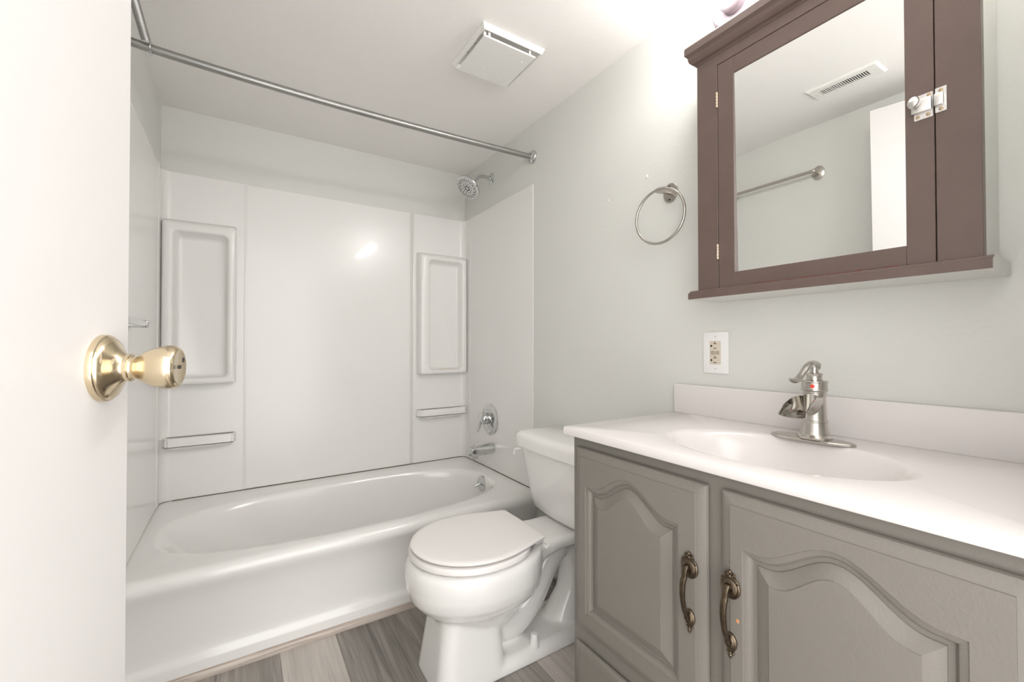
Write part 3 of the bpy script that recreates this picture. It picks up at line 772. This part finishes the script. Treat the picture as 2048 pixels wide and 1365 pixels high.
bm = B(); torus(bm, rc_, (1, .10, 0), .0885, .0063, 16, 14, PI/2-.05, PI/2+.32); obj('ring_sleeve', bm, M['nickel'], tw)

# ------------------------------------------------------------------ medicine cabinet
XC = 1.090; CY0, CY1 = .1850, .7346; CZ0, CZ1 = 1.203, 1.885
mc = thing('medicine_cabinet', 'dark brown wooden mirror cabinet hung above the sink', 'cabinet', (XW, .46, CZ0))
bm = B(); box(bm, (XC+.020, CY0+.0003, CZ0), (XW-.001, CY1-.0003, CZ1), .001, 1); bx_ = obj('cabinet_box', bm, M['wall'], mc); bx_['label'] = 'cabinet sides painted pale like the wall'
DY0, DY1, DZ0, DZ1 = .2440, .6740, 1.209, 1.820
g = .0016
bm = B()
box(bm, (XC, DY1, CZ0), (XC+.020, CY1, CZ1), .0008, 1); box(bm, (XC, CY0, CZ0), (XC+.020, DY0, CZ1), .0008, 1); box(bm, (XC, DY0, DZ1), (XC+.020, DY1, CZ1), .0008, 1)
obj('face_frame', bm, M['brown'], mc)
# crown
bm = B()
cp = [(0, 1.846), (-.003, 1.848), (-.003, 1.852), (-.010, 1.855), (-.015, 1.861), (-.017, 1.868), (-.0175, 1.874), (-.021, 1.879), (-.024, 1.882), (-.024, 1.901), (-.022, 1.905)]
rings = []
for (dx, zz) in cp:
    o = -dx
    rings.append([(XC-o, CY0-o, zz), (XW-.001, CY0-o, zz), (XW-.001, CY1+o, zz), (XC-o, CY1+o, zz)])
loft(bm, rings); obj('crown_moulding', bm, M['brown'], mc, 25)
# bottom ledge: brown front edge, pale end and underside
bm = B()
prof = [(XC-.006, 1.2105), (XC-.010, 1.2085), (XC-.011, 1.2065), (XC-.015, 1.2058), (XC-.0155, 1.2040), (XC-.0195, 1.2032), (XC-.020, 1.186)]
rear = [(XW-.001, 1.1855), (XW-.001, 1.2105)]
prism(bm, prof+rear, 1, .1715, .7530)
bm.normal_update()
for f in bm.faces:
    c = f.calc_center_median()
    if (abs(f.normal.y) > .9) or (c.z < 1.1875 and abs(f.normal.z) > .8 and c.x > 1.08): f.material_index = 1
    if abs(f.normal.y) > .9 and c.y > .5: f.material_index = 0
ldg = obj('bottom_ledge', bm, [M['brown'], M['wall']], mc, 25)
# worn rusty edge under the door
bm = B()
random.seed(3)
for i in range(46):
    y = .30+.28*random.random(); r = .0012+.0016*random.random()
    ball(bm, (XC-.0035+.001*random.random(), y, 1.2112), r, 1, 2.2, .5, 8, 6)
obj('worn_edge', bm, mat('worn_red_wood', srgb(120, 48, 30), .7), ldg)
# door with mirror
dr = None
MY0, MY1, MZ0, MZ1 = .287, .629, 1.249, 1.775
bm = B()
a0, a1, c0_, c1_ = DY0+g, DY1-g, DZ0+.001, DZ1-g
box(bm, (XC, MY1, c0_), (XC+.018, a1, c1_), .0008, 1); box(bm, (XC, a0, c0_), (XC+.018, MY0, c1_), .0008, 1)
box(bm, (XC, MY0, c0_), (XC+.018, MY1, MZ0), .0008, 1); box(bm, (XC, MY0, MZ1), (XC+.018, MY1, c1_), .0008, 1)
dr = obj('door', bm, M['brown'], mc)
bm = B(); box(bm, (XC+.012, a0, c0_), (XC+.0195, a1, c1_)); obj('door_backing', bm, M['black'], dr)
tilt = .0125
bm = B()
za, zb = MZ0-.002, MZ1+.002
xa, xb = XC+.0095, XC+.0095-(zb-za)*tilt
loft(bm, [[(xa, MY0-.002, za), (xa, MY1+.002, za), (xb, MY1+.002, zb), (xb, MY0-.002, zb)], [(xa+.002, MY0-.002, za), (xa+.002, MY1+.002, za), (xb+.002, MY1+.002, zb), (xb+.002, MY0-.002, zb)]])
mi = obj('mirror', bm, M['mirror'], dr, flat=True)
for (zlo, zhi) in ((1.702, 1.744), (1.289, 1.330)):
    bm = B(); k = 5
    for i in range(k):
        s0 = zlo+(zhi-zlo)*i/k
        lathe(bm, [(.0033, .0003), (.0033, (zhi-zlo)/k-.0006)], (XC-.002, DY1, s0), (0, 0, 1), 12)
    hg = obj('hinge', bm, M['hinge'], dr); hg['label'] = 'small copper-toned hinge barrel'
# surface bolt across door and frame
LZ = 1.509
bm = B()
box(bm, (XC-.0016, .2468, LZ-.0245), (XC, .2735, LZ+.0225), .0004, 1)
box(bm, (XC-.0085, .2475, LZ-.0125), (XC-.001, .2765, LZ+.0135), .002, 2)
lt = obj('latch', bm, M['steel_w'], dr); lt['label'] = 'shiny zinc slide latch'
bm = B()
box(bm, (XC-.0016, .2283, LZ-.0215), (XC, .2440, LZ+.0245), .0004, 1); box(bm, (XC-.0095, .2310, LZ-.0105), (XC-.001, .2445, LZ+.0125), .002, 2)
obj('latch_keeper', bm, M['steel_w'], mc)
bm = B(); lathe(bm, [(.0034, .008), (.0032, .0145), (.0095, .0155), (.0112, .019), (.0100, .0225), (.005, .0248), (.001, .0253)], (XC, .2650, LZ+.0035), (-1, .25, .1), 24, sx=.85); obj('latch_knob', bm, M['steel_w'], lt)
for (y, zz, par) in ((.2520, LZ+.018, lt), (.2535, LZ-.0185, lt), (.2680, LZ-.0185, lt), (.2360, LZ+.0185, mc), (.2360, LZ-.0160, mc)):
    bm = B(); lathe(bm, [(.0034, .0014), (.0030, .0026), (.001, .003)], (XC, y, zz), (-1, 0, 0), 14); obj('latch_screw', bm, M['screw'], par)

# ------------------------------------------------------------------ vanity light
FZ = 2.030
lf = thing('vanity_light', 'white light bar with round bulbs mounted above the mirror cabinet', 'light', (XW, .46, FZ))
bm = B()
FY0, FY1 = .16, .745
def bar_ring(o, x): return [(XW-x, .4525+p[0], FZ+p[1]) for p in rrect((FY1-FY0)/2+o, .046+o, .0455+o, 12)]
loft(bm, [bar_ring(.008, .0005), bar_ring(.008, .006), bar_ring(.004, .008), bar_ring(.004, .013), bar_ring(0, .015), bar_ring(0, .030), bar_ring(-.005, .034)])
obj('back_bar', bm, M['fixture'], lf, 30)
for y in (.675, .4525, .23):
    bm = B(); lathe(bm, [(.030, .030), (.031, .036), (.029, .042), (.0285, .052), (.030, .055), (.030, .062), (.024, .072), (.019, .076)], (XW, y, FZ), (-1, 0, 0), 32); sk = obj('socket_cup', bm, M['fixture'], lf)
    bm = B(); lathe(bm, [(.015, .072), (.018, .088), (.026, .098), (.034, .109), (.039, .121), (.0405, .133), (.039, .145), (.034, .157), (.026, .166), (.014, .172), (.001, .174)], (XW, y, FZ), (-1, 0, 0), 32); bu = obj('bulb', bm, M['bulb'], lf); bu['label'] = 'glowing round bulb'
